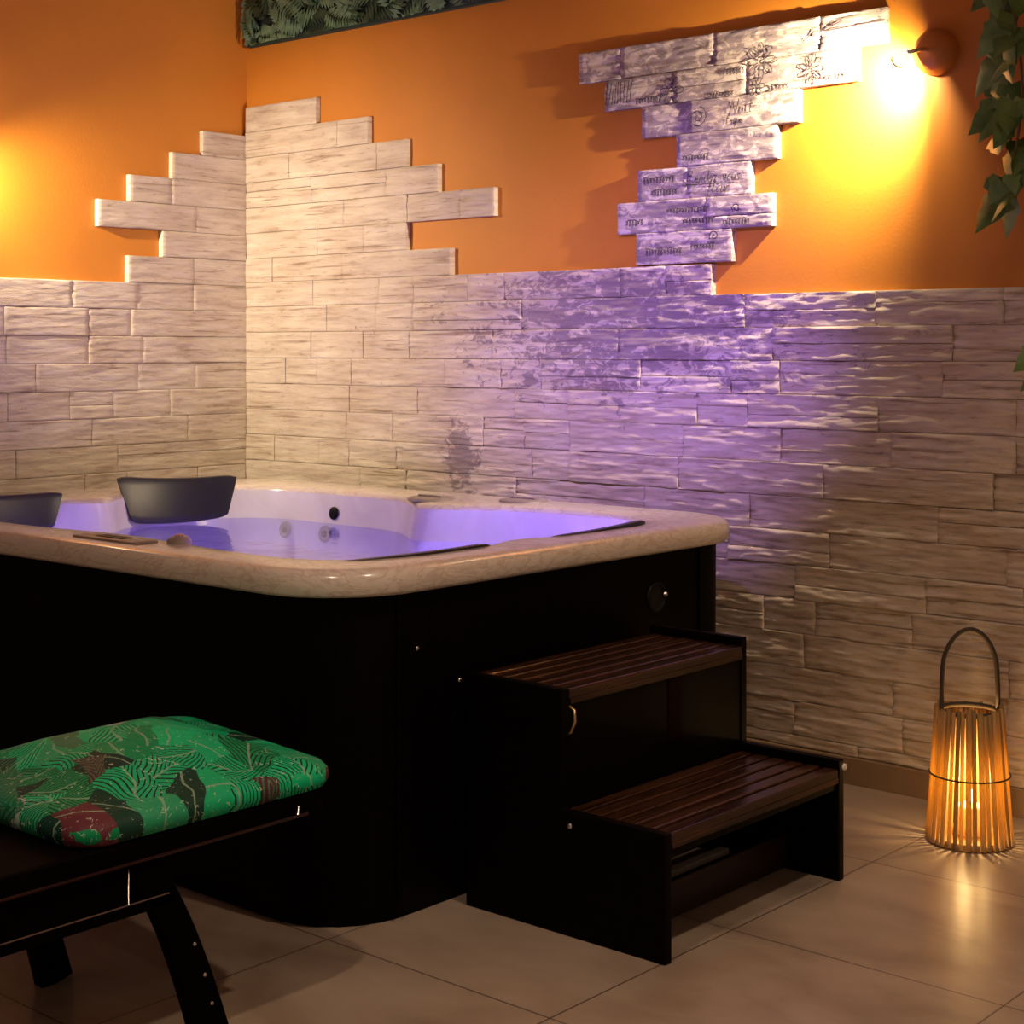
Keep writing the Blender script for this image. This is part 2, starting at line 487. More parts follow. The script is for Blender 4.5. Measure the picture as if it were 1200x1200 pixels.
# ink drawings and handwriting on the decorated stones
def ribbon(bm, pts, w=.0028):
    P = []
    for i in range(len(pts) - 1):
        a, b = V(pts[i]), V(pts[i + 1]); n = max(1, int((b - a).length / .006))
        P += [a.lerp(b, k / n) for k in range(n)]
    P.append(V(pts[-1]))
    prev = None
    for i, p in enumerate(P):
        d = (P[min(i + 1, len(P) - 1)] - P[max(i - 1, 0)])
        nrm = V((-d.y, d.x)); nrm = nrm.normalized() if nrm.length > 1e-9 else V((0, 1))
        q = []
        for sg in (-1, 1):
            e = p + nrm * w * .5 * sg
            q.append(bm.verts.new((e.x, -surf(e.x, e.y) - .0028, e.y)))
        if prev: bm.faces.new([prev[0], prev[1], q[1], q[0]])
        prev = q
GL = {  # simple cursive strokes in a unit box
 'N': [[(0, 0), (.1, 1), (.6, 0), (.75, 1.05)]], 'R': [[(0, 0), (.12, 1), (.5, .95), (.5, .6), (.12, .5), (.65, 0)]],
 'u': [[(0, .5), (.05, .05), (.3, .05), (.4, .5), (.45, 0)]], 'i': [[(.1, .5), (.12, 0), (.25, .05)], [(.14, .7), (.17, .74)]],
 't': [[(.15, .9), (.12, .05), (.3, .02)], [(0, .6), (.35, .62)]], 'q': [[(.4, .45), (.2, .52), (.02, .3), (.15, .03), (.38, .15), (.42, .5), (.36, -.4)]],
 'e': [[(.02, .25), (.38, .3), (.25, .52), (.03, .3), (.12, .02), (.42, .08)]], 'n': [[(.02, 0), (.06, .5), (.1, .3), (.3, .5), (.36, 0)]],
 'd': [[(.35, .4), (.15, .5), (.02, .2), (.2, .02), (.36, .2), (.42, 1), (.4, 0)]], 'z': [[(.02, .5), (.35, .48), (.04, 0), (.4, .03)]],
 'v': [[(.02, .5), (.18, 0), (.36, .52)]], 'o': [[(.2, .5), (.03, .25), (.18, 0), (.36, .25), (.2, .5), (.42, .45)]],
 's': [[(.34, .45), (.12, .5), (.1, .3), (.3, .2), (.2, 0), (.02, .06)]], 'f': [[(.4, .95), (.25, 1), (.15, -.35)], [(0, .5), (.35, .52)]],
 'l': [[(.05, .1), (.25, .9), (.16, 1), (.1, .1), (.3, .02)]], 'r': [[(.04, 0), (.08, .5), (.12, .35), (.34, .5)]], 'a': [[(.36, .45), (.1, .48), (.02, .2), (.15, 0), (.34, .2), (.38, .5), (.42, 0)]],
 '-': [[(0, .28), (.35, .32)]], 'x': [[(0, .5), (.36, 0)], [(.36, .5), (0, 0)]], 'm': [[(.02, 0), (.05, .5), (.1, .3), (.2, .5), (.24, 0), (.3, .4), (.4, .5), (.44, 0)]]}
def write(bm, txt, x, z, hgt, w=.0026):
    for ch in txt:
        if ch in GL:
            for st in GL[ch]: ribbon(bm, [(x + (p[0] + .25 * p[1]) * hgt * .85, z + p[1] * hgt) for p in st], w)
        x += hgt * (.75 if ch in 'NR' else .42)
def swirl(bm, x, z, r, turns=2.2, w=.003):
    ribbon(bm, [(x + r * (k / 40) * cos(2 * pi * turns * k / 40), z + r * (k / 40) * sin(2 * pi * turns * k / 40)) for k in range(4, 41)], w)
def flower(bm, x, z, r, n=7):
    for k in range(n):
        a = 2 * pi * k / n
        ribbon(bm, [(x + r * (.25 + .75 * sin(pi * t / 10)) * cos(a + (t - 5) / 10 * 2 * pi / n * 1.1), z + r * (.25 + .75 * sin(pi * t / 10)) * sin(a + (t - 5) / 10 * 2 * pi / n * 1.1)) for t in range(11)], .003)
    swirl(bm, x, z, r * .25, 1.5)
bm = bmesh.new()
write(bm, 'Nuit', 2.275, 1.955, .042); write(bm, 't-que', 2.262, 1.925, .030)
write(bm, 'Rendez-vous', 2.115, 1.755, .040); write(bm, 'fleur', 2.19, 1.722, .040)
rg = random.Random(31)
for x, z, L in ((2.04, 1.675, .16), (2.10, 1.640, .12), (1.96, 1.55, .14), (2.13, 1.56, .09), (1.95, 1.775, .12), (1.98, 1.735, .10), (2.25, 1.63, .10), (2.1, 1.835, .1), (2.2, 2.02, .09), (2.42, 2.02, .06), (2.25, 2.085, .08), (1.92, 2.03, .10), (2.6, 2.03, .07), (1.88, 1.645, .07)):
    nt = int(L / .011); amp = [rg.uniform(.004, .012) for _ in range(nt + 2)]
    ribbon(bm, [(x + L * k / (nt * 10) + .005 * sin(2 * pi * k / 10), z + amp[k // 10] * cos(2 * pi * k / 10)) for k in range(nt * 10 + 1)], .0026)
swirl(bm, 2.16, 1.957, .034); swirl(bm, 2.22, 1.59, .018, 1.6); swirl(bm, 2.30, 1.67, .015, 1.6)
flower(bm, 2.385, 2.105, .055, 8); flower(bm, 2.06, 2.05, .045, 6); flower(bm, 2.37, 1.955 + .075, .03, 6); flower(bm, 2.56, 2.06, .045, 9)
for k in range(9): ribbon(bm, [(1.80 + k * .012, 2.03), (1.805 + k * .012 + .006 * sin(k), 2.10)], .003)
for k in range(4): ribbon(bm, [(2.53 + k * .03, 2.145 + .01 * k), (2.57 + k * .03, 2.17 + .006 * k)], .003)
ribbon(bm, [(2.10, 1.752), (2.29, 1.748)], .002); ribbon(bm, [(2.60, 2.165), (2.795, 2.172)], .003)
obj('script_marks', bm, INK, wall_right)['label'] = 'dark handwriting, swirls and flowers drawn on the stone patch'

# ------------------------------------------------------------------ leafy panel high on the right wall
pn = thing('foliage_panel', (1.0, .0215, 2.435), 'dark green wall panel of fern fronds above the orange wall by the corner', 'wall panel')
bm = bmesh.new(); box(bm, (.004, -.002, 2.435), (1.95, .0215, CEIL - .015), .002); obj('backing_board', bm, DARKBOARD, pn)
rng = random.Random(4)
def frond(bm, base, ang, L, lean):
    pts = []
    for k in range(13):
        t = k / 12
        a = ang + lean * t
        pts.append(V((base[0] + L * t * sin(a), -.008 - .008 * sin(pi * t) - base[1], base[2] + L * t * cos(a))))
    for p in pts: 
        p.z = min(max(p.z, 2.437), CEIL - .02); p.x = min(max(p.x, .030), 1.945)
    for i in range(1, 13):
        p = pts[i]; d = (pts[i] - pts[i - 1])
        if d.length < 1e-4: continue
        d.normalize()
        nrm = V((d.z, 0, -d.x))
        ll = L * .34 * sin(pi * min(1, (i + 1) / 14)) + .012
        for sg in (-1, 1):
            tip = p + nrm * sg * ll + d * ll * .55 + V((0, rng.uniform(-.006, .004), 0))
            wv = d * .009
            mid = (p + tip) / 2
            q = [p, mid - wv, tip, mid + wv]
            for e in q:
                e.z = min(max(e.z, 2.437), CEIL - .02); e.x = min(max(e.x, .014), 1.947)
            mid2 = V(mid) + V((0, -.003, 0))
            try:
                bm.faces.new([bm.verts.new(e) for e in q])
            except ValueError: pass
for k in range(96):
    bm = bmesh.new()
    frond(bm, (.03 + 1.9 * (k + rng.random() * .8) / 96, rng.uniform(0, .020), 2.437 + rng.uniform(.0, .20)), rng.choice((rng.uniform(-.9, .9), rng.uniform(-2.6, 2.6))), rng.uniform(.13, .24), rng.uniform(-.5, .5))
    obj('fern_frond', bm, FERN if k % 3 else FERN_DARK, pn)

# ------------------------------------------------------------------ wall spotlights
def sconce(base, headpos, axis, label, power, wall_n, beam=150):
    """round base on the plaster, short arm, cup head with bulb"""
    t = thing('wall_spotlight', base, label, 'wall lamp')
    b = V(base); n = V(wall_n); h = V(headpos); a = V(axis).normalized()
    bm = bmesh.new(); lathe(bm, [(.064, 0), (.065, .010), (.062, .026), (.053, .042), (.036, .054), (.006, .060)], b, n, 32)
    obj('base', bm, LAMPBODY, t, smooth=True)
    back = h - a * .030
    bm = bmesh.new(); tube(bm, [b + n * .050, b + n * .066, b + n * .072 + (back - b).normalized() * .012, back], .006, 10); obj('arm', bm, CHROME, t)
    bm = bmesh.new()
    lathe(bm, [(.006, -.034), (.013, -.032), (.017, -.022), (.0195, 0), (.0205, .014), (.0185, .014), (.0175, 0), (.014, -.018), (.004, -.022)], h, a, 28, caps=True)
    obj('head', bm, FROST, t, smooth=True)
    bm = bmesh.new(); lathe(bm, [(.0212, .010), (.0212, .0155), (.0186, .0155), (.0186, .010)], h, a, 28, caps=False); obj('rim_ring', bm, BLACK, t)
    bm = bmesh.new(); lathe(bm, [(.003, -.016), (.008, -.012), (.0105, -.005), (.009, .001), (.003, .004)], h, a, 20); obj('bulb', bm, BULB, t, smooth=True)
    L = bpy.data.lights.new('spill', 'POINT'); L.energy = power * .07; L.color = (1, .80, .50); L.shadow_soft_size = .007
    lo = bpy.data.objects.new('lamp_spill', L); COL.objects.link(lo); lo.location = (h + a * .012) - b; lo.parent = t
    L = bpy.data.lights.new('beam', 'SPOT'); L.energy = power; L.color = (1, .80, .52); L.shadow_soft_size = .006; L.spot_size = radians(beam); L.spot_blend = 1
    lo = bpy.data.objects.new('lamp_beam', L); COL.objects.link(lo); lo.location = (h + a * .010) - b; lo.parent = t; lo.rotation_euler = a.to_track_quat('-Z', 'Y').to_euler()
    return t
sconce((2.945, .022, 2.065), (2.895, -.098, 2.038), (-.82, .46, -.36), 'copper wall spotlight with glowing head beside the printed stone patch', 150, (0, -1, 0), 140)
sconce((-.022, -1.50, 1.93), (.110, -1.455, 1.91), (.14, .90, -.34), 'copper wall spotlight on the orange wall left of the corner', 132, (1, 0, 0), 100)

# ------------------------------------------------------------------ trailing ivy on the right
def ivy(name, path, label, n, size, rng, gap=None):
    bm = bmesh.new(); tube(bm, path, .0035, 6); t = obj('stem', bm, IVYSTEM, ivt)
    bm = bmesh.new()
    tot = len(path) - 1
    for k in range(n):
        u = (k + rng.random()) / n * tot; i = min(int(u), tot - 1)
        p = V(path[i]).lerp(V(path[i + 1]), u - i)
        if gap and gap[0] < p.z < gap[1]: continue
        s = size * rng.uniform(.65, 1.2)
        M = Matrix.Translation(p + V((rng.uniform(-.035, .035), rng.uniform(-.03, .012), rng.uniform(-.03, .03)))) @ Matrix.Rotation(rng.uniform(-.9, .9), 4, 'Z') @ Matrix.Rotation(rng.uniform(-.7, .4), 4, 'X') @ Matrix.Rotation(pi + rng.uniform(-.9, .9), 4, 'Y')
        out = [(0, 0), (.34, -.10), (.48, .18), (.34, .36), (.30, .55), (.14, .80), (0, 1.05), (-.14, .80), (-.30, .55), (-.34, .36), (-.48, .18), (-.34, -.10)]
        cv = bm.verts.new(M @ V((0, -.06 * s, .35 * s)))
        vs = [bm.verts.new(M @ V((x * s, .10 * abs(x) * s, z * s))) for x, z in out]
        for j in range(len(vs)):
            f = bm.faces.new([cv, vs[j], vs[(j + 1) % len(vs)]]); f.smooth = True
    obj('foliage', bm, IVY, t)
    return t
rng = random.Random(17)
pot = thing('wall_planter', (3.36, -.10, 2.24), 'terracotta half pot on the right wall above the ivy', 'planter')
bm = bmesh.new(); lathe(bm, [(.07, -.0), (.095, .10), (.115, .20), (.12, .22), (.108, .22), (.10, .19), (.02, .18)], (3.36, -.10, 2.24), (0, 0, 1), 32); obj('pot', bm, POT, pot, smooth='auto')
bm = bmesh.new(); lathe(bm, [(.098, 0), (.09, .012)], (3.36, -.10, 2.425), (0, 0, 1), 24); obj('soil', bm, plain('potting_soil', (.03, .02, .013), .95), pot)
bm = bmesh.new(); box(bm, (3.33, .0215, 2.27), (3.39, -.02, 2.30), .002); obj('bracket', bm, BLACK, pot)
def hang(x0, y0, x1, zb, wob=.03, n=14):
    pts = [(3.36 + (x0 - 3.36) * .3, y0 * .6 - .05, 2.44), (x0, y0, 2.48), (x0, y0 - .01, 2.42)]
    for k in range(n + 1):
        t = k / n
        pts.append((x0 + (x1 - x0) * t + wob * sin(5 * t + x0 * 30), y0 - .01 + .012 * sin(7 * t + x0 * 9), 2.36 + (zb - 2.36) * t))
    return pts
ivt = thing('hanging_ivy', (3.36, -.10, 2.44), 'green ivy trailing down the right wall from a terracotta wall pot', 'plant')
ivy('hanging_ivy', hang(3.245, -.14, 3.205, 1.62), '', 38, .10, rng)
ivy('hanging_ivy', hang(3.285, -.20, 3.245, 1.62), 'green ivy strand hanging just right of the strand nearest the spotlight', 40, .08, rng)
ivy('hanging_ivy', hang(3.36, -.22, 3.325, 1.19, .006), '', 50, .075, rng, (1.25, 1.66))
ivy('hanging_ivy', hang(3.45, -.16, 3.42, 1.60), 'ivy strand hanging at the far right of the planter', 36, .08, rng)

# ------------------------------------------------------------------ hot tub
TX0, TX1, TY0, TY1 = .36, 2.545, -1.865, -.255
ZR, ZB = .775, .716
tub = thing('hot_tub', ((TX0 + TX1) / 2, (TY0 + TY1) / 2, 0), 'large hot tub with cream marbled rim, black panelled sides and violet lit interior', 'hot tub')
def opening(inset=0.0, z=ZR):
    x0, x1, y0, y1 = .555 + inset, 2.425 - inset, -1.722 + inset, -.46 - inset
    pts = dense(rrect(x0, x1, y0, y1, max(.06, .26 - inset * .5), 10, z), .035)
    cx, cy = (x0 + x1) / 2, (y0 + y1) / 2
    out = []
    lobes = [((1.60, -.46), .15, .20), ((2.425, -1.13), .05, .11), ((.555, -1.16), .13, .15), ((1.62, -1.722), .05, .3)]
    for p in pts:
        q = V(p)
        for (lx, ly), amt, wid in lobes:
            d = math.hypot(p.x - lx, p.y - ly)
            k = amt * math.exp(-(d / wid) ** 2) * max(0, 1 - inset * 2)
            q += (V((cx, cy, z)) - q).normalized() * k
        out.append(q)
    return out
op = opening()
NOP = len(op)
# outer outline with the same number of points (by angle around the centre)
outer_poly = rrect(TX0, TX1, TY0, TY1, .20, 16)
cx, cy = (.555 + 2.425) / 2, (-1.722 - .46) / 2
def at_angle(poly, d):
    best = None
    for i in range(len(poly)):
        a, b = poly[i], poly[(i + 1) % len(poly)]
        e = b - a; det = d.x * (-e.y) + e.x * d.y
        if abs(det) < 1e-9: continue
        w = V((a.x - cx, a.y - cy)); t = (w.x * (-e.y) + e.x * w.y) / det; s = (d.x * w.y - d.y * w.x) / det
        if t > 0 and -1e-6 <= s <= 1 + 1e-6: best = V((cx + d.x * t, cy + d.y * t, 0)) if best is None or t > best[0] else best[1]
        if isinstance(best, V): return best
    return V((cx, cy, 0))
def outline(inset, z, r):
    poly = rrect(TX0 + inset, TX1 - inset, TY0 + inset, TY1 - inset, r, 16)
    out = []
    for p in op:
        d = V((p.x - cx, p.y - cy)).normalized(); q = at_angle(poly, d); q.z = z; out.append(q)
    return out
def lerpl(A, B, t, z): return [V((a.x + (b.x - a.x) * t, a.y + (b.y - a.y) * t, z)) for a, b in zip(A, B)]
O = outline(0, ZB, .22)
loops = [outline(.035, ZB, .20), outline(.006, ZB, .22), outline(0, ZB + .008, .22), outline(0, ZR - .024, .22), outline(.005, ZR - .010, .215), outline(.014, ZR - .003, .21), outline(.026, ZR, .20)]
A = outline(.026, ZR, .20)
loops += [lerpl(A, op, .5, ZR + .001), lerpl(A, op, .86, ZR), lerpl(A, op, .97, ZR - .004), [V((p.x, p.y, ZR - .016)) for p in op]]
bm = bmesh.new(); loft(bm, loops); bmesh.ops.recalc_face_normals(bm, faces=bm.faces[:])
obj('rim', bm, ACRYL, tub)
# inner shell: rim -> backrests -> seat -> foot well
def inn(ins, z):
    o2 = []
    for p in op:
        d = V((cx - p.x, cy - p.y)); L = d.length
        o2.append(V((p.x + d.x / L * min(ins, L * .8), p.y + d.y / L * min(ins, L * .8), z)))
    return o2
loops = [inn(0, ZR - .016), inn(.012, ZR - .06), inn(.03, .64), inn(.06, .52), inn(.10, .44), inn(.14, .41), inn(.34, .40), inn(.40, .36), inn(.44, .20), inn(.48, .14), inn(.62, .125)]
bm = bmesh.new(); loft(bm, loops, close_top=True); bmesh.ops.recalc_face_normals(bm, faces=bm.faces[:])
for f in bm.faces: f.normal_flip()
obj('inner_shell', bm, SHELL, tub)
# skirt
bm = bmesh.new()
sk = [outline(.050, 0.0, .2), outline(.046, .03, .2), outline(.034, .06, .2), outline(.032, ZB + .002, .2)]
loft(bm, sk); bmesh.ops.recalc_face_normals(bm, faces=bm.faces[:])
obj('side_skirt', bm, SKIRT, tub)
for y in (-.33, -.50):
    pass
bm = bmesh.new(); box(bm, (TX1 - .033, -.512, .03), (TX1 - .026, -.500, ZB - .002), .002); obj('trim_strip', bm, STEPWOOD, tub)
bm = bmesh.new(); box(bm, (TX1 - .033, -1.655, .03), (TX1 - .028, -1.643, ZB - .002), .002); obj('trim_strip', bm, STEPWOOD, tub)
bm = bmesh.new(); lathe(bm, [(.040, 0), (.040, .006), (.034, .010), (.034, .006), (.004, .006)], (TX1 - .034, -.705, .597), (1, 0, 0), 28); vent = obj('side_vent', bm, BLACK, tub, smooth='auto')
bm = bmesh.new(); lathe(bm, [(.006, 0), (.006, .006), (.002, .008)], (TX1 - .025, -.675, .602), (1, 0, 0), 12); obj('screw', bm, STEEL, vent)
for y, z in ((-1.59, .586), (-1.453, .496)):
    bm = bmesh.new(); lathe(bm, [(.005, 0), (.005, .003), (.002, .004)], (TX1 - .033, y, z), (1, 0, 0), 12); obj('screw', bm, STEEL, tub)

def pillow(c, nrm, w, h, curve, label=None, tilt=.25, up=0):
    """curved foam headrest: face towards nrm (horizontal), width w, height h"""
    c = V(c); nv = V(nrm).normalized(); s = V((0, 0, 1)).cross(nv)
    loops = []
    NS = 22
    for i in range(NS + 1):
        t = i / NS; u = (t - .5)
        taper = (1 - (abs(u) * 2) ** 12 * .12)
        wid = w
        bow = curve * (2 * u) ** 2
        ring = []
        hh = h * taper * (1 - .10 * (u + .5)); th = .032 * (1 - (abs(u) * 2) ** 10 * .35)
        for k in range(16):
            a = 2 * pi * k / 16
            ex = .45
            ca = math.copysign(abs(cos(a)) ** ex, cos(a)); sa = math.copysign(abs(sin(a)) ** ex, sin(a))
            zz = sa * hh / 2; dd = ca * th / 2
            # narrower at the bottom, like a shield
            ww = wid * (1 - .20 * (1 - (zz / hh + .5)))
            ring.append(c + s * (u * ww) + nv * (dd + bow - zz * tilt) + V((0, 0, zz + up * (2 * u) ** 2)))
        loops.append(ring)
    bm = bmesh.new(); loft(bm, loops); 
    vs = [v for v in bm.verts]
    bm.faces.new(vs[:16][::-1]); bm.faces.new(vs[-16:])
    bmesh.ops.recalc_face_normals(bm, faces=bm.faces[:])
    o = obj('headrest_pillow', bm, RUBBER, tub, smooth='auto'); o['label'] = 'charcoal foam headrest pillow'
    return o
pillow((.630, -.815, .742), (1, -.42, 0), .40, .155, .030, up=.012)
pillow((.620, -1.475, .742), (1, -.10, 0), .42, .125, .02, up=.006)
pillow((2.405, -1.48, .728), (-1, .10, 0), .46, .11, .02, up=.0)
pillow((2.405, -.80, .728), (-1, -.10, 0), .46, .11, .02, up=.0)
def jet(p, n, r=.028):
    bm = bmesh.new(); lathe(bm, [(r, 0), (r, .005), (r * .75, .009), (r * .65, .004), (.004, .004)], p, n, 24); j = obj('jet', bm, GREYCAP, tub, smooth='auto')
    bm = bmesh.new(); lathe(bm, [(r * .4, 0), (r * .38, .006), (.003, .008)], V(p) + V(n).normalized() * .004, n, 16); obj('nozzle', bm, BLACK, j, smooth='auto')
for x, z in ((.80, .63), (1.00, .63), (1.95, .63), (2.10, .63)): jet((x, -.487, z), (0, -1, .1))
bm = bmesh.new(); lathe(bm, [(.021, 0), (.021, .005), (.012, .007)], (1.03, -.475, .70), (0, -1, .1), 20); obj('air_control', bm, BLACK, tub, smooth='auto')
for x, y in ((1.50, -.50), (1.76, -.36)):
    bm = bmesh.new(); lathe(bm, [(.075, 0), (.075, .006), (.066, .010), (.02, .011)], (x, y, ZR - .001), (0, 0, 1), 28)
    k = obj('valve_cap', bm, GREYCAP, tub, smooth='auto')
    bm = bmesh.new(); box(bm, (x - .05, y - .008, ZR + .008), (x + .05, y + .008, ZR + .016), .003); obj('grip', bm, GREYCAP, k)
bm = bmesh.new(); box(bm, (1.52, -1.81, ZR - .002), (1.79, -1.745, ZR + .007), .005); pnl = obj('control_panel', bm, GREYCAP, tub)
bm = bmesh.new(); box(bm, (1.60, -1.795, ZR + .0065), (1.71, -1.762, ZR + .0085), .0008); obj('display', bm, BLACK, pnl)
for k in range(4):
    bm = bmesh.new(); lathe(bm, [(.008, 0), (.007, .003)], ((1.545 + .02 * k) if k < 2 else (1.70 + .02 * k), -1.778, ZR + .0065), (0, 0, 1), 12); obj('button', bm, WHITE, pnl)
# small waterfall spout on the front lip
bm = bmesh.new(); lathe(bm, [(.030, 0), (.030, .010), (.022, .020), (.004, .022)], (1.83, -1.715, ZR - .004), (0, 0, 1), 24); sp = obj('waterfall_spout', bm, GREYCAP, tub, smooth='auto')
bm = bmesh.new(); lathe(bm, [(.012, 0), (.011, .004), (.003, .006)], (1.83, -1.715, ZR + .017), (0, 0, 1), 16); obj('cap', bm, CHROME, sp, smooth='auto')
# LED fittings just under the rim on the near sides
for x, y, n in ((2.375, -1.13, (-1, 0, 0)), (2.37, -.66, (-1, 0, 0)), (1.62, -1.66, (0, 1, 0)), (1.0, -1.68, (0, 1, 0))):
    bm = bmesh.new(); lathe(bm, [(.03, 0), (.028, .006), (.004, .008)], (x, y, .60), n, 20); obj('led_light', bm, LED, tub)
bm = bmesh.new()
wl_loop = inn(.022, .665); vs = [bm.verts.new(p) for p in wl_loop]; bm.faces.new(vs)
bm.normal_update()
wobj = obj('water', bm, WATER); tag(wobj, 'clear water glowing violet inside the hot tub', 'water', kind='stuff')

# ------------------------------------------------------------------ steps
st = thing('spa_steps', (2.82, -1.115, 0), 'black two-tread wooden spa steps standing against the hot tub', 'steps')
YN, YF = -1.472, -.757
X0, XM, X1 = 2.548, 2.822, 3.095
ZU, ZL = .518, .262
def side(y0, y1, rise):
    bm = bmesh.new()
    prism(bm, [(X0, 0), (X1, 0), (X1, ZL + rise), (XM + .004, ZL + rise), (XM + .004, ZU + rise), (X0, ZU + rise)], 1, y0, y1, .003)
    obj('side_panel', bm, STEPWOOD, st)
side(YN, YN + .024, .002); side(YF - .024, YF, .020)
def tread(x0, x1, z):
    bm = bmesh.new()
    n = 6; w = (x1 - x0) / n
    for k in range(n):
        box(bm, (x0 + k * w + .005, YN + .025, z - .022), (x0 + (k + 1) * w - .005, YF - .025, z), .004, 3)
    box(bm, (x0 + .004, YN + .026, z - .032), (x1 - .004, YF - .026, z - .019))
    return bm
obj('tread', tread(X0 + .002, XM + .012, ZU), TREAD, st)
obj('tread', tread(XM - .004, X1 + .004, ZL), TREAD, st)
bm = bmesh.new(); box(bm, (XM - .018, YN + .024, ZL), (XM, YF - .024, ZU - .03), .002); rp = obj('riser_panel', bm, STEPWOOD, st)
bm = bmesh.new(); tube(bm, [(XM, -1.440, .478), (XM + .014, -1.442, .472), (XM + .020, -1.447, .450), (XM + .014, -1.452, .428), (XM, -1.454, .420)], .0035, 8); obj('handle', bm, BRASS, rp)
bm = bmesh.new(); box(bm, (XM + .0, -1.08, ZL + .08), (XM + .002, -1.03, ZU - .035)); obj('riser_trim', bm, darkwood('dark_red_trim', (.006, .0012, .001), (.010, .002, .0018), .6, .03), rp)
bm = bmesh.new(); box(bm, (2.935, YN + .024, .004), (2.953, YF - .024, .085), .003); obj('toe_rail', bm, darkwood('dark_red_rail', (.010, .004, .003), (.022, .008, .006), .4, .3, (30, 2, 30)), st)
bm = bmesh.new(); box(bm, (X1 - .016, YN + .024, ZL - .048), (X1 - .004, YF - .024, ZL - .030), .002); obj('nosing', bm, STEPWOOD, st)
for p in ((3.101, YF - .012, ZL + .005), ):
    bm = bmesh.new(); lathe(bm, [(.008, 0), (.008, .004), (.003, .006)], p, (1, 0, 0), 14); obj('bumper', bm, WHITE, st)
bm = bmesh.new(); lathe(bm, [(.006, 0), (.006, .003), (.002, .004)], (2.848, YN - .001, .235), (0, -1, 0), 12); obj('screw', bm, STEEL, st)
bm = bmesh.new(); box(bm, (2.835, -1.34, 0), (2.862, -.887, .056), .003)  # pale strip standing in for lit floor seen under the step
o = obj('lit_floor_strip', bm, PALE, origin=(2.85, -1.1, 0)); tag(o, 'pale strip standing in for the lit floor seen through the lower step', 'lit_floor_strip')

# ------------------------------------------------------------------ bamboo lantern with candle
LX, LY = 3.185, -.285
lan = thing('bamboo_lantern', (LX, LY, 0), 'glowing bamboo stick lantern with arched handle on the floor by the wall', 'lantern')
rng = random.Random(8)
NST = 38
for k in range(NST):
    a = 2 * pi * k / NST + rng.uniform(-.02, .02)
    r0, r1 = .103 + rng.uniform(-.003, .003), .078 + rng.uniform(-.002, .002)
    bm = bmesh.new()
    zt = .335 + rng.uniform(-.006, .012)
    tube(bm, [(LX + (r0 + (r1 - r0) * t) * cos(a), LY + (r0 + (r1 - r0) * t) * sin(a), .004 + (zt - .004) * t) for t in (0, .33, .66, 1)], [rng.uniform(.0052, .0078)] * 4, 8)
    obj('bamboo_stick', bm, BAMBOO, lan)
bm = bmesh.new(); lathe(bm, [(.096, 0), (.100, .003), (.100, .016), (.096, .018)], (LX, LY, 0), (0, 0, 1), 36); obj('base', bm, BAMBOO, lan)
ring = lambda r, z: [(LX + r * cos(2 * pi * k / 40), LY + r * sin(2 * pi * k / 40), z) for k in range(41)]
bm = bmesh.new(); tube(bm, ring(.0715, .330), .007, 8, cap=False); obj('top_hoop', bm, ROPE, lan)
bm = bmesh.new(); tube(bm, ring(.0995, .172), .0022, 6, cap=False); obj('tie_wire', bm, ROPE, lan)
bm = bmesh.new()
dx, dy = .7524, .6587   # handle stands across the view
hp = []
for k in range(25):
    a = pi * k / 24
    hp.append((LX - .0715 * cos(a) * dx, LY - .0715 * cos(a) * dy, .335 + .075 * min(1, sin(a) * 3.2) + .125 * sin(a)))
tube(bm, hp, .0062, 8); obj('handle', bm, ROPE, lan)
cd = thing('candle', (LX, LY, .018), 'lit cream candle inside the bamboo lantern', 'candle')
bm = bmesh.new(); lathe(bm, [(.030, 0), (.032, .004), (.032, .070), (.029, .075), (.010, .069)], (LX, LY, .018), (0, 0, 1), 28); obj('wax', bm, WAX, cd, smooth='auto')
bm = bmesh.new(); tube(bm, [(LX, LY, .086), (LX, LY, .099)], .0012, 6); obj('wick', bm, BLACK, cd)
bm = bmesh.new(); lathe(bm, [(.001, 0), (.007, .008), (.0095, .018), (.007, .032), (.003, .044), (.0008, .052)], (LX, LY, .093), (0, 0, 1), 16); obj('flame', bm, FLAME, cd, smooth=True)
L = bpy.data.lights.new('candle_glow', 'POINT'); L.energy = 5.5; L.color = (1, .62, .23); L.shadow_soft_size = .02
lo = bpy.data.objects.new('candle_light', L); COL.objects.link(lo); lo.parent = cd; lo.location = (0, 0, .145)

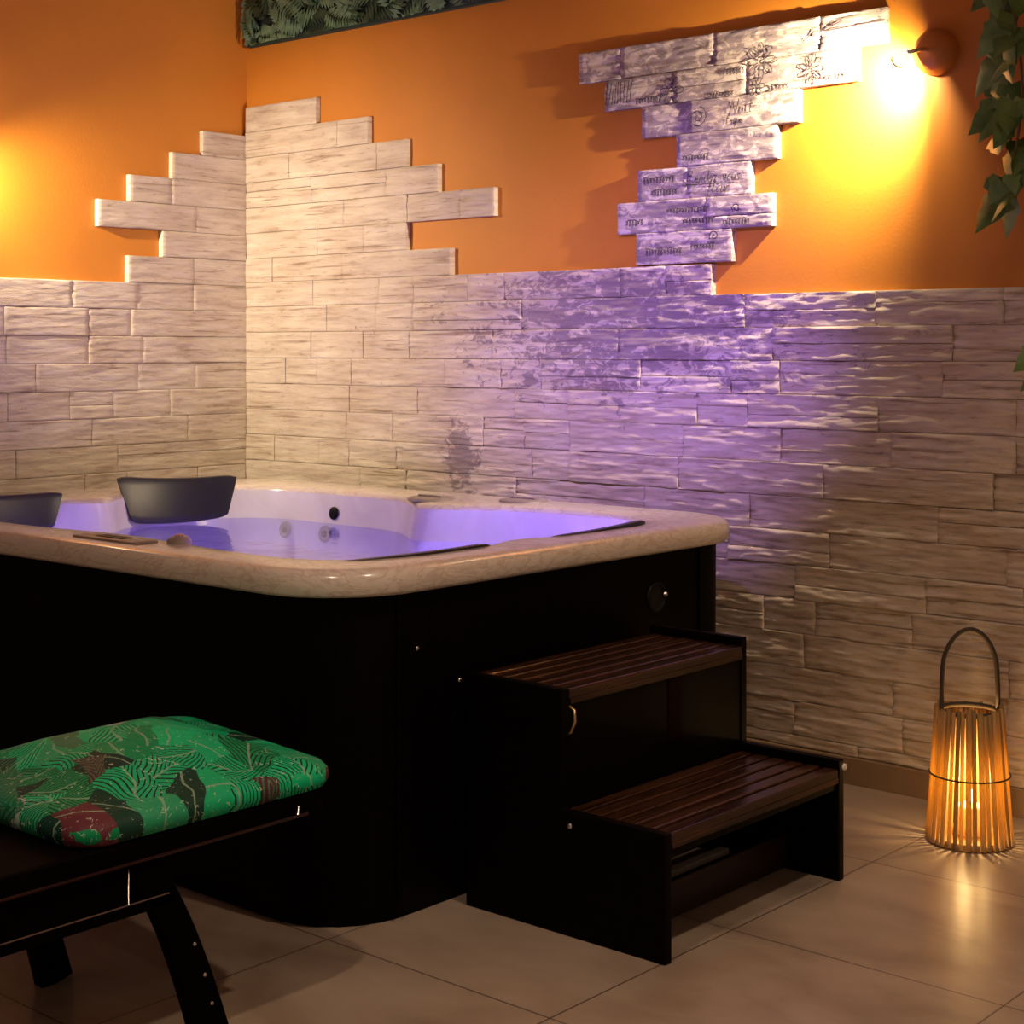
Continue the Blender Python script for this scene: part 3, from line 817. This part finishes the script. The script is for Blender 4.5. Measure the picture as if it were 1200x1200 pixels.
# ------------------------------------------------------------------ upholstered bench
bn = thing('upholstered_bench', (2.47, -2.55, 0), 'black lacquered bench with a green tropical leaf cushion in the left foreground', 'bench')
BX0, BX1, BY0, BY1 = 2.20, 2.735, -3.15, -2.035
bm = bmesh.new(); box(bm, (BX0 + .01, BY0, .368), (BX1 - .005, BY1 - .03, .412), .006, 3); fr_ = obj('frame', bm, BENCHWOOD, bn)
bm = bmesh.new(); tube(bm, [(BX1 - .004, BY0 + .05, .376), (BX1 - .002, BY1 - .07, .376)], .0028, 6); obj('frame_highlight', bm, darkwood('dark_red_highlight', (.02, .005, .006), (.04, .010, .012), .35), fr_)  # red line modelled in place of the highlight along the frame's lower edge
def cushion(name, x0, x1, y0, y1, z0, z1, crown, mat, parent):
    bm = bmesh.new(); lp = []
    prof = [(.030, 0), (.008, .12), (0, .35), (.002, .6), (.012, .80), (.035, .93), (.075, 1.0)]
    for ins, t in prof: lp.append([V((p.x, p.y, z0 + (z1 - z0) * t)) for p in rrect(x0 + ins, x1 - ins, y0 + ins, y1 - ins, max(.02, .065 - ins * .3), 8)])
    for k in range(1, 5):
        s = 1 - k / 5
        mxx, myy = (x0 + x1) / 2, (y0 + y1) / 2
        lp.append([V((mxx + (p.x - mxx) * s, myy + (p.y - myy) * s, z1 + crown * (1 - s * s))) for p in lp[6]])
    loft(bm, lp, close_top=True, close_bot=True); bmesh.ops.recalc_face_normals(bm, faces=bm.faces[:])
    for v in bm.verts: v.co.y += .075 * max(0, (v.co.y - y0) / (y1 - y0)) * (x1 - v.co.x) / (x1 - x0)
    return obj(name, bm, mat, parent, smooth=True)
cu = cushion('seat_cushion', BX0 - .05, BX1 + .0, -2.60, BY1 + .015, .408, .466, .058, FABRIC, bn); cu['label'] = 'green cushion printed with tropical leaves'
# curved legs: flat sabre boards
def sabre(x0, x1, ctr, w):
    """ctr = [(y, z)] centre line; board of width w in the y-z plane"""
    bm = bmesh.new(); L_, R_ = [], []
    n = len(ctr)
    for i, (y, z) in enumerate(ctr):
        d = V((ctr[min(i + 1, n - 1)][0] - ctr[max(i - 1, 0)][0], ctr[min(i + 1, n - 1)][1] - ctr[max(i - 1, 0)][1])).normalized()
        nr = V((-d.y, d.x)); ww = w[0] + (w[1] - w[0]) * i / (n - 1)
        L_.append((y + nr.x * ww / 2, z + nr.y * ww / 2)); R_.append((y - nr.x * ww / 2, z - nr.y * ww / 2))
    prism(bm, L_ + R_[::-1], 0, x0, x1, .003)
    return bm
def curve(y0, y1, bulge, zt=.372, n=14):
    out = []
    for k in range(n + 1):
        t = k / n
        out.append((y0 + (y1 - y0) * (t ** .62) * 1.0, zt * (1 - t)))
    return out
def leg(x0, x1, y0, y1):
    return sabre(x0, x1, curve(y0, y1, 0), (.054, .070))
lg = obj('leg', leg(BX1 - .042, BX1 - .012, -2.492, -2.308), BENCHWOOD, bn)
for z, y in ((.20, -2.360), (.14, -2.338), (.085, -2.322)):
    bm = bmesh.new(); lathe(bm, [(.0035, 0), (.003, .002)], (BX1 - .0125, y, z), (1, 0, 0), 10); obj('leg_glint', bm, STEEL, lg)  # steel dots that imitate the glints on the leg
obj('leg', leg(BX0 + .02, BX0 + .05, -2.485, -2.325), BENCHWOOD, bn)
obj('leg', leg(BX1 - .042, BX1 - .012, -2.80, -2.96), BENCHWOOD, bn)
obj('leg', leg(BX0 + .02, BX0 + .05, -2.80, -2.96), BENCHWOOD, bn)
bm = bmesh.new(); box(bm, (BX1 - .038, -2.86, .282), (BX1 - .012, -2.400, .304), .003)
ra = obj('stretcher', bm, BENCHWOOD, bn)
bm = bmesh.new(); tube(bm, [(BX1 - .0115, -2.86, .3035), (BX1 - .0115, -2.415, .3035)], .0013, 6); obj('stretcher_highlight', bm, plain('bronze_highlight', (.30, .20, .17), .45, .6), ra)  # thin bronze line standing in for the highlight on the stretcher edge
bm = bmesh.new(); box(bm, (BX0 + .024, -2.86, .272), (BX0 + .05, -2.415, .304), .003); obj('stretcher', bm, BENCHWOOD, bn)
bm = bmesh.new(); box(bm, (BX1 - .034, -2.86, .303), (BX1 - .018, -2.463, .369), .001); obj('side_board', bm, BENCHWOOD, bn)
bm = bmesh.new(); tube(bm, [(BX1 - .0105, -2.50, .306), (BX1 - .0105, -2.50, .366)], .0016, 6); obj('edge_glint', bm, STEEL, bn)  # thin rod drawn as the bright reflection on a metal edge
bm = bmesh.new(); tube(bm, [(BX1 - .006, -2.128, .372), (BX1 - .0035, -2.126, .395)], .003, 6); obj('corner_glint', bm, STEEL, fr_)  # small steel bar added as the silver glint at the corner
bm = bmesh.new()
lp = []
for k in range(9):
    t = k / 8; z0_ = .405 + .40 * t
    lp.append([V((BX0 - .085 - .06 * t + p.x, p.y, z0_)) for p in rrect(0, .075, BY0, -2.455 - .09 * t ** .5, .03, 5)])
loft(bm, lp, close_top=True, close_bot=True); bmesh.ops.recalc_face_normals(bm, faces=bm.faces[:])
obj('backrest', bm, FABRIC, bn, smooth='auto')
bm = bmesh.new(); box(bm, (BX0 - .08, BY0, .374), (BX0 + .012, -2.47, .406), .003); obj('backrest_rail', bm, BENCHWOOD, bn)

# ------------------------------------------------------------------ added unseen ceiling fill lamps and daylight-free ambience
def fill_light(x, y, power, label, col=(1, .71, .49), size=.05, spot=120):  # fill lamp added for warm ambient light, shaped as a ceiling fixture
    t = thing('added_fill_light', (x, y, CEIL), label, 'added fill light', 'added fill lights')
    bm = bmesh.new(); lathe(bm, [(.055, 0), (.055, .006), (.042, .010), (.042, .004)], (x, y, CEIL), (0, 0, -1), 28, caps=False); obj('trim_ring', bm, WHITE, t, smooth='auto')
    bm = bmesh.new(); lathe(bm, [(.041, .003), (.004, .004)], (x, y, CEIL), (0, 0, -1), 24); obj('lens', bm, DIFF, t)
    L = bpy.data.lights.new('fill_light', 'SPOT'); L.energy = power; L.color = col; L.shadow_soft_size = size; L.spot_size = radians(spot); L.spot_blend = 1
    lo = bpy.data.objects.new('fill_light_beam', L); COL.objects.link(lo); lo.parent = t; lo.location = (0, 0, -.03)
    return t
fill_light(4.0, -1.7, 88, 'added unseen fill lamp on the ceiling to the right of the steps')
fill_light(3.4, -3.2, 85, 'added unseen fill lamp on the ceiling in front of the bench')
# violet mood spotlight on a ceiling rail, aimed at the stone wall
t = thing('mood_spotlight', (3.1, -2.6, CEIL), 'violet mood spotlight on the ceiling aimed at the stone wall', 'spotlight')
src = V((3.1, -2.6, CEIL - .13)); aim = V((1.95, 0, 1.26)); ax = (aim - src).normalized()
bm = bmesh.new(); tube(bm, [(3.1, -2.6, CEIL), (3.1, -2.6, CEIL - .09)], .012, 10); obj('stem', bm, BLACK, t)
bm = bmesh.new(); lathe(bm, [(.02, -.09), (.045, -.085), (.05, .03), (.046, .03), (.042, -.02), (.005, -.03)], src, ax, 28); obj('housing', bm, BLACK, t, smooth='auto')
bm = bmesh.new(); lathe(bm, [(.040, -.012), (.004, -.010)], src, ax, 24); obj('lens', bm, LED, t)
L = bpy.data.lights.new('mood_beam', 'SPOT'); L.energy = 400; L.color = (.42, .23, 1); L.spot_size = radians(31); L.spot_blend = 1; L.shadow_soft_size = .03
lo = bpy.data.objects.new('mood_light', L); COL.objects.link(lo); lo.parent = t; lo.location = src + ax * .04 - V((3.1, -2.6, CEIL)); lo.rotation_euler = ax.to_track_quat('-Z', 'Y').to_euler()

# violet LEDs of the tub
for x, y, e in ((2.30, -1.13, 6.5), (2.28, -.70, 5), (1.62, -1.60, 4.5), (1.0, -1.60, 2.6)):
    L = bpy.data.lights.new('tub_led', 'POINT'); L.energy = e; L.color = (.36, .20, 1); L.shadow_soft_size = .03
    lo = bpy.data.objects.new('tub_led_light', L); COL.objects.link(lo); lo.parent = tub; lo.location = V((x, y, .60)) - wl(tub)

w = bpy.data.worlds.new('room_ambience'); SC.world = w; w.use_nodes = True
w.node_tree.nodes['Background'].inputs[0].default_value = (1, .66, .45, 1)
w.node_tree.nodes['Background'].inputs[1].default_value = .27

# ------------------------------------------------------------------ camera
cam = bpy.data.cameras.new('camera'); co = bpy.data.objects.new('camera', cam); COL.objects.link(co)
cam.sensor_width = 36; cam.lens = 57; cam.shift_y = -190 / 1200; cam.clip_start = .05
co.location = (5.0133, -4.1333, 1.2417); co.rotation_euler = (pi / 2, 0, math.atan2(.6587, .753))
SC.camera = co
SC.view_settings.view_transform = 'Standard'; SC.view_settings.look = 'None'
SC.view_settings.exposure = 0; SC.view_settings.gamma = 1; SC.view_settings.use_curve_mapping = False
